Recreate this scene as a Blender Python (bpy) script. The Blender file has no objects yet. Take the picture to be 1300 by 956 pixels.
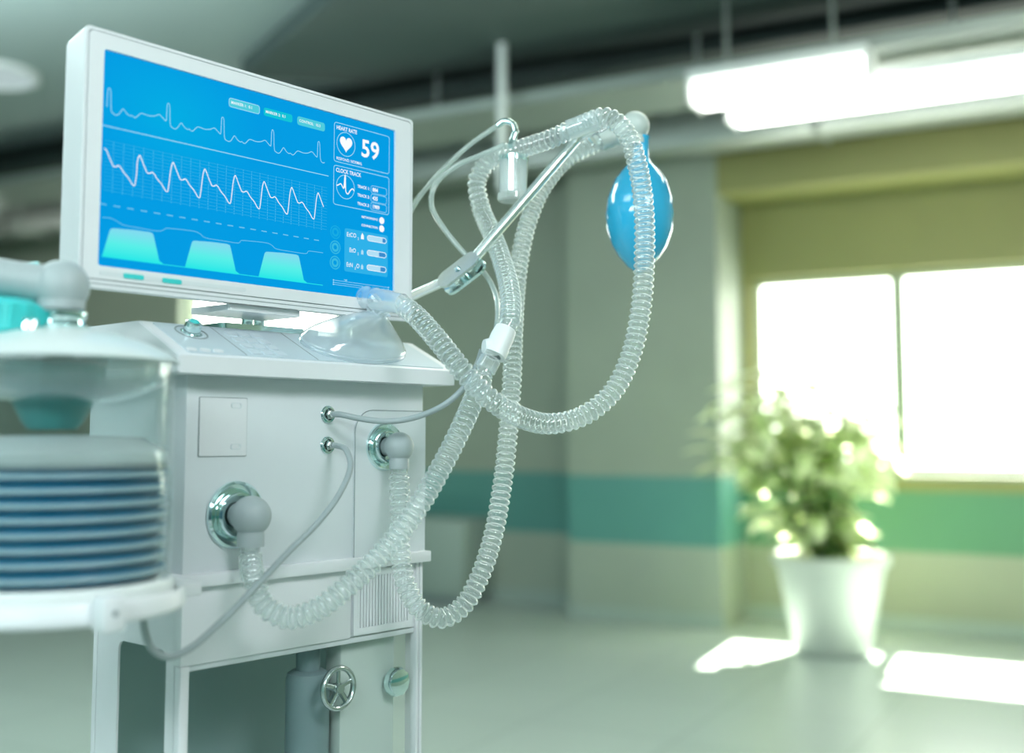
import bpy, bmesh, math, random
from mathutils import Vector, Matrix, Euler, Quaternion
random.seed(7)
PI = math.pi
scn = bpy.context.scene
COL = scn.collection

# ------------------------------------------------------------------ camera
F, CX, CY, H = 1450.0, 650.0, 433.0, 1.15
TILT = math.atan((555 - 433) / F)
cam_d = bpy.data.cameras.new('camera'); cam = bpy.data.objects.new('camera', cam_d); COL.objects.link(cam)
cam.location = (0, 0, H); cam.rotation_euler = (PI / 2 + TILT, 0, 0)
cam_d.sensor_width = 36; cam_d.sensor_fit = 'HORIZONTAL'; cam_d.lens = F / 1300 * 36
cam_d.shift_y = -(478 - CY) / 1300
cam_d.clip_start = .05; cam_d.clip_end = 100
cam_d.dof.use_dof = True; cam_d.dof.focus_distance = 1.56
cam_d.dof.aperture_fstop = (F / 1300 * .036) / .025
scn.camera = cam

def ray(px, py):
    x = (px - CX) / F; y = -(py - CY) / F; c, s = math.cos(TILT), math.sin(TILT)
    return Vector((x, c - y * s, s + y * c))
def at(px, py, Y):
    """world point seen at that spot of the photo at distance Y in front of the camera"""
    r = ray(px, py); return Vector((0, 0, H)) + r * (Y / r.y)

# ------------------------------------------------------------------ materials
def srgb(r, g, b):
    f = lambda v: (v / 255 / 12.92) if v / 255 <= .04045 else ((v / 255 + .055) / 1.055) ** 2.4
    return (f(r), f(g), f(b), 1)
def newmat(n):
    m = bpy.data.materials.new(n); m.use_nodes = True; nt = m.node_tree; nt.nodes.clear()
    o = nt.nodes.new('ShaderNodeOutputMaterial'); return m, nt, o
def pbr(n, col, rough=.5, metal=0., noise=0., nscale=8., coat=0., spec=.5, bump=0., sss=0.):
    m, nt, o = newmat(n); p = nt.nodes.new('ShaderNodeBsdfPrincipled')
    p.inputs['Base Color'].default_value = col; p.inputs['Roughness'].default_value = rough
    p.inputs['Metallic'].default_value = metal; p.inputs['Coat Weight'].default_value = coat
    p.inputs['Specular IOR Level'].default_value = spec
    if sss: p.inputs['Subsurface Weight'].default_value = sss; p.inputs['Subsurface Scale'].default_value = .01
    if noise or bump:
        tc = nt.nodes.new('ShaderNodeTexCoord'); ns = nt.nodes.new('ShaderNodeTexNoise')
        ns.inputs['Scale'].default_value = nscale; ns.inputs['Detail'].default_value = 4
        nt.links.new(tc.outputs['Object'], ns.inputs['Vector'])
    if noise:
        mx = nt.nodes.new('ShaderNodeMix'); mx.data_type = 'RGBA'
        mx.inputs[6].default_value = [c * (1 - noise) for c in col[:3]] + [1]
        mx.inputs[7].default_value = [min(1, c * (1 + noise)) for c in col[:3]] + [1]
        nt.links.new(ns.outputs['Fac'], mx.inputs[0]); nt.links.new(mx.outputs[2], p.inputs['Base Color'])
    if bump:
        b = nt.nodes.new('ShaderNodeBump'); b.inputs['Strength'].default_value = bump; b.inputs['Distance'].default_value = .01
        nt.links.new(ns.outputs['Fac'], b.inputs['Height']); nt.links.new(b.outputs[0], p.inputs['Normal'])
    nt.links.new(p.outputs[0], o.inputs[0]); return m
def emis(n, col, s=1.):
    m, nt, o = newmat(n); e = nt.nodes.new('ShaderNodeEmission'); e.inputs[0].default_value = col; e.inputs[1].default_value = s
    nt.links.new(e.outputs[0], o.inputs[0]); return m
def thin_plastic(n, tint=(.96, .98, .98, 1), body=(.85, .9, .9, 1), milky=.2, edge=.35, rough=.08, glossy=.9, blend=.35):
    """clear thin-walled plastic / glass: transparent, a little milky, shiny, denser towards its edges"""
    m, nt, o = newmat(n); N = nt.nodes.new; L = nt.links.new
    tr = N('ShaderNodeBsdfTransparent'); tr.inputs[0].default_value = tint
    df = N('ShaderNodeBsdfDiffuse'); df.inputs[0].default_value = body
    tl = N('ShaderNodeBsdfTranslucent'); tl.inputs[0].default_value = body
    m0 = N('ShaderNodeMixShader'); m0.inputs[0].default_value = .5; L(df.outputs[0], m0.inputs[1]); L(tl.outputs[0], m0.inputs[2])
    lw = N('ShaderNodeLayerWeight'); lw.inputs[0].default_value = blend
    ma = N('ShaderNodeMath'); ma.operation = 'MULTIPLY_ADD'; ma.inputs[1].default_value = edge; ma.inputs[2].default_value = milky; ma.use_clamp = True
    L(lw.outputs['Facing'], ma.inputs[0])
    m1 = N('ShaderNodeMixShader'); L(ma.outputs[0], m1.inputs[0]); L(tr.outputs[0], m1.inputs[1]); L(m0.outputs[0], m1.inputs[2])
    gl = N('ShaderNodeBsdfGlossy'); gl.inputs[1].default_value = rough; gl.inputs[0].default_value = (1, 1, 1, 1)
    fa = N('ShaderNodeLayerWeight'); fa.inputs[0].default_value = .5                     # Schlick reflectance of a thin wall, same from both sides
    pw = N('ShaderNodeMath'); pw.operation = 'POWER'; pw.inputs[1].default_value = 4; L(fa.outputs['Facing'], pw.inputs[0])
    mc = N('ShaderNodeMath'); mc.operation = 'MULTIPLY_ADD'; mc.inputs[1].default_value = .8; mc.inputs[2].default_value = .06; L(pw.outputs[0], mc.inputs[0])
    mb = N('ShaderNodeMath'); mb.operation = 'MULTIPLY'; mb.inputs[1].default_value = glossy; mb.use_clamp = True; L(mc.outputs[0], mb.inputs[0])
    m2 = N('ShaderNodeMixShader'); L(mb.outputs[0], m2.inputs[0]); L(m1.outputs[0], m2.inputs[1]); L(gl.outputs[0], m2.inputs[2])
    L(m2.outputs[0], o.inputs[0]); return m

M = {}
M['shell'] = pbr('white_enamel', (.78, .80, .82, 1), .38, noise=.02, nscale=30)
M['panel'] = pbr('pale_grey_enamel', (.70, .745, .765, 1), .42, noise=.02, nscale=30)
M['keypad'] = pbr('blue_grey_membrane', (.56, .65, .70, 1), .4, noise=.02, nscale=40)
M['key'] = pbr('key_plastic', (.62, .70, .75, 1), .35, noise=.02)
M['seam'] = pbr('seam_rubber', (.25, .30, .31, 1), .7, noise=.1)
M['chrome'] = pbr('polished_chrome', (.74, .90, .90, 1), .1, 1., noise=.02)
M['bright'] = pbr('satin_chrome', (.93, .96, .95, 1), .24, 1., noise=.02)
M['aqua'] = pbr('pale_aqua_wall', (.45, .72, .72, 1), .6, noise=.03, nscale=2)
M['steel'] = pbr('brushed_steel', (.62, .68, .67, 1), .25, 1., noise=.04, nscale=60)
M['grey'] = pbr('grey_silicone', (.38, .44, .45, 1), .45, noise=.03, nscale=40)
M['cable'] = pbr('grey_cable_sheath', (.34, .40, .41, 1), .4, noise=.04, nscale=60)
M['airline'] = thin_plastic('frosted_air_line', milky=.5, edge=.4, body=(.55, .64, .62, 1))
M['hose'] = thin_plastic('clear_corrugated_plastic', milky=.10, edge=.62, rough=.07, glossy=1.5, blend=.5, body=(.74, .82, .82, 1))
M['cuff'] = thin_plastic('clear_smooth_plastic', milky=.26, edge=.4, rough=.06, glossy=1.5)
M['mask'] = thin_plastic('soft_clear_silicone', milky=.30, edge=.42, rough=.10, glossy=1.3, body=(.80, .88, .93, 1))
M['glass'] = thin_plastic('jar_glass', milky=.0, edge=.03, rough=.03, glossy=.55)
M['pane'] = thin_plastic('window_pane', milky=0., edge=.05, rough=.02, glossy=.6)
M['milk'] = pbr('milky_lid_plastic', (.66, .73, .72, 1), .3, noise=.02)
M['whitepl'] = pbr('white_plastic', (.78, .82, .81, 1), .35, noise=.02)
M['bellow'] = pbr('blue_bellows_rubber', (.0, .17, .31, 1), .45, noise=.1, nscale=20)
M['bellowrim'] = pbr('grey_bellows_seam', (.33, .45, .50, 1), .45, noise=.04)
M['bellowtop'] = thin_plastic('frosted_disc', milky=.6, edge=.2)
M['elbow'] = thin_plastic('clear_hard_elbow', milky=.20, edge=.65, rough=.05, glossy=1.6, body=(.85, .91, .95, 1))
M['pale'] = pbr('pale_grey_green_plastic', (.50, .57, .53, 1), .35, noise=.02)
M['funnel'] = pbr('teal_funnel_plastic', (.07, .30, .29, 1), .3, noise=.05)
M['bowl'] = thin_plastic('thick_jar_glass', milky=.12, edge=.45, rough=.05, glossy=1.6)
M['cyan'] = pbr('turquoise_plastic', (.06, .62, .62, 1), .25, noise=.06, nscale=20)
M['bag'] = pbr('blue_latex_bag', (.028, .40, .66, 1), .12, noise=.04, nscale=15, coat=.6)
M['interior'] = pbr('interior_steel', (.30, .43, .42, 1), .45, .3, noise=.08, nscale=6)
M['tank'] = pbr('tank_paint', (.20, .29, .30, 1), .35, noise=.05)
M['board'] = pbr('pale_green_board', (.55, .64, .60, 1), .4, noise=.03)
M['rubber'] = pbr('black_rubber', (.03, .035, .035, 1), .7, noise=.1)
# room
M['ceiling'] = pbr('ceiling_paint', (.25, .32, .31, 1), .7, noise=.06, nscale=2)
M['ceilshade'] = pbr('painted_ceiling_shade', (.06, .09, .085, 1), .7, noise=.1, nscale=3)  # shade on the ceiling put into the colour
M['beam'] = pbr('dark_beam_steel', (.03, .05, .045, 1), .6, noise=.3, nscale=5)
M['duct'] = pbr('galvanised_duct', (.40, .45, .42, 1), .35, .6, noise=.12, nscale=5)
M['frame'] = pbr('window_frame_paint', (.30, .36, .25, 1), .5, noise=.05)
M['pot'] = pbr('white_plant_pot', (.52, .57, .52, 1), .5, noise=.03)
M['soil'] = pbr('potting_soil', (.05, .04, .025, 1), .9, noise=.3, nscale=40, bump=.5)
M['stem'] = pbr('green_stem', (.10, .20, .04, 1), .6, noise=.2)
M['cab'] = pbr('pale_cabinet_paint', (.34, .42, .38, 1), .5, noise=.04)
M['dimglow'] = emis('ceiling_sheen_glow', (.75, .95, .95, 1), .6)  # emission stands in for a sheen on the ceiling
M['lamp'] = emis('fluorescent_tube', (1, 1, .93, 1), 9)

def wall_mat(n, zlo, zhi, base=(.33, .385, .31, 1), band=(.10, .30, .27, 1), low=(.36, .42, .35, 1)):
    m, nt, o = newmat(n); N = nt.nodes.new; L = nt.links.new
    p = N('ShaderNodeBsdfPrincipled'); p.inputs['Roughness'].default_value = .55
    g = N('ShaderNodeNewGeometry'); s = N('ShaderNodeSeparateXYZ'); L(g.outputs['Position'], s.inputs[0])
    r = N('ShaderNodeValToRGB'); mm = N('ShaderNodeMath'); mm.operation = 'DIVIDE'; mm.inputs[1].default_value = 4; L(s.outputs[2], mm.inputs[0]); L(mm.outputs[0], r.inputs[0])
    r.color_ramp.interpolation = 'CONSTANT'; e = r.color_ramp.elements
    e[0].position = 0; e[0].color = low; e[1].position = zlo / 4; e[1].color = band
    k = e.new(zhi / 4); k.color = base
    ns = N('ShaderNodeTexNoise'); ns.inputs['Scale'].default_value = 2.5; L(g.outputs['Position'], ns.inputs[0])
    mx = N('ShaderNodeMix'); mx.data_type = 'RGBA'; mx.blend_type = 'MULTIPLY'; mx.inputs[0].default_value = .16
    L(r.outputs[0], mx.inputs[6]); L(ns.outputs['Fac'], mx.inputs[7]); L(mx.outputs[2], p.inputs['Base Color'])
    L(p.outputs[0], o.inputs[0]); return m
M['wall'] = wall_mat('banded_wall_paint', .478, .90)
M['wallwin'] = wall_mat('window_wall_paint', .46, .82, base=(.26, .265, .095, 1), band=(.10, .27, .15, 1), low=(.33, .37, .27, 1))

def floor_mat():
    m, nt, o = newmat('polished_floor_tiles'); N = nt.nodes.new; L = nt.links.new
    p = N('ShaderNodeBsdfPrincipled'); p.inputs['Roughness'].default_value = .3; p.inputs['Specular IOR Level'].default_value = .5
    tc = N('ShaderNodeTexCoord'); b = N('ShaderNodeTexBrick'); b.offset = 0; b.inputs['Scale'].default_value = 1.6
    b.inputs['Color1'].default_value = (.40, .47, .44, 1); b.inputs['Color2'].default_value = (.43, .50, .47, 1); b.inputs['Mortar'].default_value = (.30, .36, .34, 1)
    b.inputs['Mortar Size'].default_value = .008; b.inputs['Brick Width'].default_value = 1; b.inputs['Row Height'].default_value = 1
    L(tc.outputs['Object'], b.inputs['Vector']); L(b.outputs['Color'], p.inputs['Base Color'])
    L(p.outputs[0], o.inputs[0]); return m
M['floor'] = floor_mat()
def leaf_mat():
    m, nt, o = newmat('translucent_green_leaf'); N = nt.nodes.new; L = nt.links.new
    ns = N('ShaderNodeTexNoise'); ns.inputs['Scale'].default_value = 9; tc = N('ShaderNodeTexCoord'); L(tc.outputs['Object'], ns.inputs[0])
    mx = N('ShaderNodeMix'); mx.data_type = 'RGBA'; mx.inputs[6].default_value = (.08, .24, .03, 1); mx.inputs[7].default_value = (.28, .48, .13, 1); L(ns.outputs['Fac'], mx.inputs[0])
    p = N('ShaderNodeBsdfPrincipled'); p.inputs['Roughness'].default_value = .3; L(mx.outputs[2], p.inputs['Base Color'])
    t = N('ShaderNodeBsdfTranslucent'); t.inputs[0].default_value = (.95, 1, .72, 1)
    ms = N('ShaderNodeMixShader'); ms.inputs[0].default_value = .7; L(p.outputs[0], ms.inputs[1]); L(t.outputs[0], ms.inputs[2]); L(ms.outputs[0], o.inputs[0]); return m
M['leaf'] = leaf_mat()

# ------------------------------------------------------------------ mesh helpers
def B(): return bmesh.new()
def box(bm, x0, x1, y0, y1, z0, z1, bev=0., seg=2, mat=None):
    r = bmesh.ops.create_cube(bm, size=1)
    vs = r['verts']
    for v in vs:
        v.co = Vector((x0 + (v.co.x + .5) * (x1 - x0), y0 + (v.co.y + .5) * (y1 - y0), z0 + (v.co.z + .5) * (z1 - z0)))
    if mat:
        for v in vs: v.co = mat @ v.co
    if bev:
        es = list({e for v in vs for e in v.link_edges})
        bmesh.ops.bevel(bm, geom=es, offset=bev, segments=seg, profile=.5, affect='EDGES')
    return bm
def lathe(bm, prof, seg=48, mat=None, closed=False):
    """profile of (radius, height) turned about local Z"""
    rings = []
    for r, z in prof:
        if r < 1e-6: rings.append([bm.verts.new((0, 0, z))])
        else: rings.append([bm.verts.new((r * math.cos(2 * PI * i / seg), r * math.sin(2 * PI * i / seg), z)) for i in range(seg)])
    pairs = list(zip(rings[:-1], rings[1:]))
    if closed: pairs.append((rings[-1], rings[0]))
    for a, b in pairs:
        for i in range(seg):
            j = (i + 1) % seg
            if len(a) == 1 and len(b) == 1: continue
            if len(a) == 1: bm.faces.new((a[0], b[i], b[j]))
            elif len(b) == 1: bm.faces.new((a[i], a[j], b[0]))
            else: bm.faces.new((a[i], a[j], b[j], b[i]))
    if mat:
        for rg in rings:
            for v in rg: v.co = mat @ v.co
    return bm
def along(p, d):
    """matrix that puts local Z along d at p"""
    d = Vector(d).normalized(); return Matrix.Translation(Vector(p)) @ d.to_track_quat('Z', 'Y').to_matrix().to_4x4()
def spline(pts, step):
    """Catmull-Rom through the points, resampled evenly"""
    P = [Vector(p) for p in pts]; P = [P[0] * 2 - P[1]] + P + [P[-1] * 2 - P[-2]]; out = []
    for i in range(1, len(P) - 2):
        p0, p1, p2, p3 = P[i - 1:i + 3]; t0 = 0; t1 = t0 + (p1 - p0).length ** .5; t2 = t1 + (p2 - p1).length ** .5; t3 = t2 + (p3 - p2).length ** .5
        for k in range(40):
            t = t1 + (t2 - t1) * k / 40
            A1 = p0 * ((t1 - t) / (t1 - t0)) + p1 * ((t - t0) / (t1 - t0)); A2 = p1 * ((t2 - t) / (t2 - t1)) + p2 * ((t - t1) / (t2 - t1)); A3 = p2 * ((t3 - t) / (t3 - t2)) + p3 * ((t - t2) / (t3 - t2))
            B1 = A1 * ((t2 - t) / (t2 - t0)) + A2 * ((t - t0) / (t2 - t0)); B2 = A2 * ((t3 - t) / (t3 - t1)) + A3 * ((t - t1) / (t3 - t1))
            out.append(B1 * ((t2 - t) / (t2 - t1)) + B2 * ((t - t1) / (t2 - t1)))
    out.append(P[-2])
    cum = [0]
    for a, b in zip(out, out[1:]): cum.append(cum[-1] + (b - a).length)
    n = max(2, int(cum[-1] / step)); res = []; j = 0
    for k in range(n + 1):
        s = cum[-1] * k / n
        while j < len(cum) - 2 and cum[j + 1] < s: j += 1
        f = (s - cum[j]) / max(1e-9, cum[j + 1] - cum[j]); res.append(out[j].lerp(out[j + 1], min(1, f)))
    return res, cum[-1]
def sweep(bm, path, rad, seg=16, caps=False):
    """tube along a path, rad a number or a function of the running length"""
    rings = []; t = (path[1] - path[0]).normalized(); nrm = t.orthogonal().normalized(); s = 0
    for i, p in enumerate(path):
        if i: s += (p - path[i - 1]).length
        t2 = (path[min(i + 1, len(path) - 1)] - path[max(i - 1, 0)]).normalized()
        nrm = (t.rotation_difference(t2) @ nrm); nrm = (nrm - t2 * nrm.dot(t2)).normalized(); t = t2; bn = t.cross(nrm)
        r = rad(s) if callable(rad) else rad
        rings.append([bm.verts.new(p + (nrm * math.cos(2 * PI * k / seg) + bn * math.sin(2 * PI * k / seg)) * r) for k in range(seg)])
    for a, b in zip(rings, rings[1:]):
        for i in range(seg):
            j = (i + 1) % seg; bm.faces.new((a[i], a[j], b[j], b[i]))
    if caps: bm.faces.new(rings[0][::-1]); bm.faces.new(rings[-1])
    return bm
def tube(bm, pts, rad, step=.006, seg=12, caps=True):
    p, l = spline(pts, step); return sweep(bm, p, rad, seg, caps)
def corrugated(bm, pts, r, pitch=.0096, amp=.0021, end=.012):
    p, l = spline(pts, pitch / 10)
    def rad(s):
        if s < end or s > l - end: return r - amp * .2
        c = .5 + .5 * math.cos(2 * PI * s / pitch); return r - amp + 2 * amp * (c ** .45)
    return sweep(bm, p, rad, 24)
def rrect(w, h, r, n=6):
    o = []
    for cx, cy, a in ((w / 2 - r, h / 2 - r, 0), (-w / 2 + r, h / 2 - r, 90), (-w / 2 + r, -h / 2 + r, 180), (w / 2 - r, -h / 2 + r, 270)):
        for k in range(n + 1):
            t = math.radians(a + 90 * k / n); o.append((cx + r * math.cos(t), cy + r * math.sin(t)))
    return o
def prism(bm, pts, depth, mat=None):
    """polygon in local XY extruded to +Z by depth"""
    a = [bm.verts.new((x, y, 0)) for x, y in pts]; b = [bm.verts.new((x, y, depth)) for x, y in pts]; n = len(pts)
    f = [bm.faces.new(a[::-1]), bm.faces.new(b)]
    for i in range(n): bm.faces.new((a[i], a[(i + 1) % n], b[(i + 1) % n], b[i]))
    if mat:
        for v in a + b: v.co = mat @ v.co
    return bm
def ring_prism(bm, outer, inner, depth, mat=None):
    """frame between two outlines with the same number of points"""
    n = len(outer); L = []
    for pts, z in ((outer, 0), (inner, 0), (outer, depth), (inner, depth)): L.append([bm.verts.new((x, y, z)) for x, y in pts])
    o0, i0, o1, i1 = L
    for k in range(n):
        j = (k + 1) % n
        bm.faces.new((o1[k], o1[j], i1[j], i1[k])); bm.faces.new((o0[j], o0[k], i0[k], i0[j]))
        bm.faces.new((o0[k], o0[j], o1[j], o1[k])); bm.faces.new((i0[j], i0[k], i1[k], i1[j]))
    if mat:
        for l in L:
            for v in l: v.co = mat @ v.co
    return bm
def shift(pts, dx, dy): return [(x + dx, y + dy) for x, y in pts]

def obj(name, bm, mat, parent=None, world=False, origin=None, smooth=True, angle=35):
    bmesh.ops.recalc_face_normals(bm, faces=bm.faces)
    root = parent
    while root is not None and root.parent is not None: root = root.parent
    if world and root is not None:
        inv = root.matrix_basis.inverted()
        for v in bm.verts: v.co = inv @ v.co
    if origin is not None:
        o_ = Vector(origin)
        for v in bm.verts: v.co -= o_
    if smooth:
        for f in bm.faces: f.smooth = True
        ca = math.radians(angle)
        for e in bm.edges:
            if len(e.link_faces) == 2 and e.calc_face_angle(0) > ca: e.smooth = False
    me = bpy.data.meshes.new(name); bm.to_mesh(me); bm.free(); me.materials.append(M[mat] if isinstance(mat, str) else mat)
    o = bpy.data.objects.new(name, me); COL.objects.link(o)
    if parent is not None: o.parent = parent
    if origin is not None: o.location = origin
    return o
def tag(o, label, cat, group=None):
    o['label'] = label; o['category'] = cat
    if group: o['group'] = group
    return o
def thing(name, label, cat, loc=(0, 0, 0), rotz=0, group=None):
    o = bpy.data.objects.new(name, None); COL.objects.link(o); o.empty_display_size = .05
    o.matrix_basis = Matrix.Translation(Vector(loc)) @ Matrix.Rotation(rotz, 4, 'Z')
    return tag(o, label, cat, group)
def struct(name, bm, mat, mw=None, parent=None):
    if mw is not None: bm.transform(mw)
    o = obj(name, bm, mat, parent, smooth=False); o['kind'] = 'structure'; return o

# ================================================================== THE ROOM
RO = Vector((1.27, 6.95, 0)); RYAW = math.atan2(-.48, .877)
RM = Matrix.Translation(RO) @ Matrix.Rotation(RYAW, 4, 'Z')      # local: +X along the window wall to the right, +Y outwards
SW, CZ = .476, 3.3
A0, A1, B0 = -8.6, 3.6, -9.4
fl = obj('floor', box(B(), A0 - .2, A1 + .2, B0 - .2, SW + .25, -.12, 0), 'floor', smooth=False); fl['kind'] = 'structure'; fl.matrix_basis = RM
struct('ceiling', box(B(), A0 - .2, A1 + .2, B0 - .2, SW + .25, CZ, CZ + .12), 'ceiling', RM)
WT = .22
# left-of-pillar back wall with its high window opening
wz0, wz1, wa0, wa1 = 1.93, 2.62, -4.95, -3.32
bm = B()
box(bm, A0, wa0, SW, SW + WT, 0, CZ); box(bm, wa1, -1.0, SW, SW + WT, 0, CZ)
box(bm, wa0, wa1, SW, SW + WT, 0, wz0); box(bm, wa0, wa1, SW, SW + WT, wz1, CZ)
struct('wall_back', bm, 'wall', RM)
# window bay wall
bm = B(); W0, W1, ZS, ZT = .045, 2.62, .93, 2.17
box(bm, -.99, W0, SW, SW + WT, 0, CZ); box(bm, W1, A1, SW, SW + WT, 0, CZ)
box(bm, W0, W1, SW, SW + WT, 0, ZS); box(bm, W0, W1, SW, SW + WT, ZT, CZ)
struct('wall_window', bm, 'wallwin', RM)
struct('wall_pillar', box(B(), -1.03, -.01, 0, SW - .002, 0, CZ), 'wall', RM)
struct('trim_lintel', box(B(), -.008, A1, .0, SW - .002, 2.65, CZ), 'wallwin', RM)
struct('wall_right', box(B(), A1, A1 + .2, B0, SW, 0, CZ), 'wall', RM)
struct('wall_left', box(B(), A0 - .2, A0, B0, SW, 0, CZ), 'wall', RM)
struct('wall_rear', box(B(), A0, A1, B0 - .2, B0, 0, CZ), 'aqua', RM)
struct('baseboard_back', box(B(), A0, -1.035, SW - .015, SW - .001, 0, .09, .003), 'cab', RM)
struct('baseboard_pillar', box(B(), -1.04, .002, -.015, -.001, 0, .09, .003), 'cab', RM)
struct('baseboard_window', box(B(), -.005, A1, SW - .015, SW - .003, 0, .09, .003), 'cab', RM)
# windows
def window(n, a0, a1, z0, z1, frame=.042, bars=()):
    bm = B(); y0, y1 = SW + .10, SW + .15
    for (p, q, r, s) in ((a0, a0 + frame, z0, z1), (a1 - frame, a1, z0, z1), (a0 + frame, a1 - frame, z0, z0 + frame), (a0 + frame, a1 - frame, z1 - frame, z1)):
        box(bm, p, q, y0, y1, r, s, .004, 1)
    w = struct('window_%d' % n, bm, 'frame', RM)
    g = struct('glass_pane', box(B(), a0 + frame, a1 - frame, y0 + .02, y0 + .026, z0 + frame, z1 - frame), 'pane', RM, w)
    return w
window(1, W0, .945, ZS, ZT); window(2, .945, 1.84, ZS, ZT); window(3, 1.84, W1, ZS, ZT); window(4, wa0, wa1, wz0, wz1)
struct('trim_sill', box(B(), W0 - .03, W1 + .03, SW - .03, SW + .10, ZS - .03, ZS, .004), 'frame', RM)
# ceiling: a facet painted dark as beam shade, then the steel beam
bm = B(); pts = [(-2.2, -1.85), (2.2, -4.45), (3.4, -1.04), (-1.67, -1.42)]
struct('trim_ceiling_shade', prism(bm, pts, .10, Matrix.Translation((0, 0, 3.2))), 'ceilshade', RM)
bm = B(); box(bm, A0, A1, -1.17, -.80, 3.13, 3.145); box(bm, A0, A1, -.99, -.975, 3.145, 3.3); box(bm, A0, A1, -1.17, -.80, 3.285, 3.3)
struct('trim_2', bm, 'beam', RM)

def place(o): o.matrix_basis = RM @ o.matrix_basis; return o
# hanging cable tray
t = place(thing('cable_tray', 'long galvanised cable tray hung under the dark ceiling beam', 'cable tray', (-2.4, -1.3, 2.9)))
bm = B(); box(bm, -6.1, 5.9, -.22, .30, 0, .006); box(bm, -6.1, 5.9, -.22, -.212, 0, .06, .002, 1); box(bm, -6.1, 5.9, .292, .30, 0, .06, .002, 1)
obj('tray', bm, 'duct', t)
for x in (-3.6, -1.4, 1.15, 2.72, 3.95, 5.2):
    bm = B(); lathe(bm, [(0, .0), (.012, .0), (.012, .4), (0, .4)], 12, Matrix.Translation((x, .04, 0))); obj('hanger_rod', bm, 'duct', t)
t = place(thing('air_duct', 'pale rectangular air duct running beside the dark beam near the window wall', 'air duct', (-1.5, -.30, 2.86)))
bm = B(); box(bm, -7, 5.0, -.14, .14, 0, .2, .006)
for k in range(11): box(bm, -6.6 + k * 1.1, -6.57 + k * 1.1, -.155, .155, -.015, .215, .003, 1)
obj('duct_body', bm, 'duct', t)
for k in range(6): obj('strap', box(B(), -6 + k * 2.1, -5.975 + k * 2.1, -.15, -.142, .1, .44), 'duct', t)
t = place(thing('hanging_pipe', 'short white pipe hanging from the ceiling above the water trap', 'pipe', (-.62, -1.62, 2.42)))
obj('pipe', lathe(B(), [(0, 0), (.022, 0), (.024, .004), (.024, .876), (0, .876)], 20), 'whitepl', t)
obj('pipe_flange', lathe(B(), [(0, .868), (.05, .868), (.05, .879), (0, .879)], 24), 'whitepl', t)
cl_ = at(-14, 112, 6.6)
t = thing('ceiling_glow_disc', 'dim glowing disc standing in for a soft sheen on the ceiling at the upper left edge of the photo', 'ceiling lamp', (cl_.x, cl_.y, CZ - .03))  # added disc in place of a soft specular glow
obj('rim', lathe(B(), [(.25, .029), (.28, .028), (.28, .004), (.265, 0), (.25, .004)], 40, closed=True), 'whitepl', t)
obj('diffuser', lathe(B(), [(0, .004), (.15, .006), (.248, .014), (.248, .02), (0, .02)], 40), 'dimglow', t)
# fluorescent lamps: housing, tube, end caps, rods
def lamp(label, a0, a1, b, z, w=.13):
    top = CZ if b < -1.5 else 2.899
    L_ = a1 - a0
    t = place(thing('fluorescent_lamp', label, 'ceiling lamp', ((a0 + a1) / 2, b, z), 0, 'fluorescent lamps under the ceiling'))
    obj('housing', box(B(), -L_ / 2, L_ / 2, -w / 2 - .02, w / 2 + .02, .10, .15, .006), 'whitepl', t)
    bm = B(); sc = Matrix.Rotation(PI / 2, 4, 'Y')
    obj('diffuser', box(bm, -L_ / 2 + .02, L_ / 2 - .02, -w / 2, w / 2, 0, .10, .03, 4), 'lamp', t)
    for s in (-1, 1):
        obj('end_cap', box(B(), s * (L_ / 2 - .01) - .01, s * (L_ / 2 - .01) + .01, -w / 2 - .01, w / 2 + .01, -.006, .10, .005), 'whitepl', t)
        obj('hanger_rod', lathe(B(), [(0, .15), (.011, .15), (.011, top - z), (0, top - z)], 12, Matrix.Translation((s * L_ * .3, 0, 0))), 'duct', t)
    return t
lamp('glowing fluorescent lamp hung furthest forward, its left end beside the blue bag', .44, 1.26, -1.66, 2.70, .17)
lamp('long glowing fluorescent lamp running out of the right edge of the photo', .50, 3.3, -1.28, 2.70, .15)
lamp('glowing fluorescent lamp cut by the left edge of the photo beside the monitor', -6.6, -5.18, -1.25, 2.78, .12)

# low cabinet by the wall
t = place(thing('storage_cabinet', 'low pale green storage cabinet against the far wall behind the hoses', 'cabinet', (-2.28, .27, 0)))
obj('body', box(B(), -.42, .42, -.19, .19, .05, .58, .008), 'cab', t)
obj('plinth', box(B(), -.39, .39, -.16, .17, 0, .05), 'seam', t)
for s in (-1, 1):
    d = obj('door', box(B(), s * .21 - .20, s * .21 + .20, -.205, -.191, .07, .56, .004), 'cab', t)
    obj('handle', box(B(), s * .04 - .006, s * .04 + .006, -.222, -.206, .28, .38, .004), 'steel', d)

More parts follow.
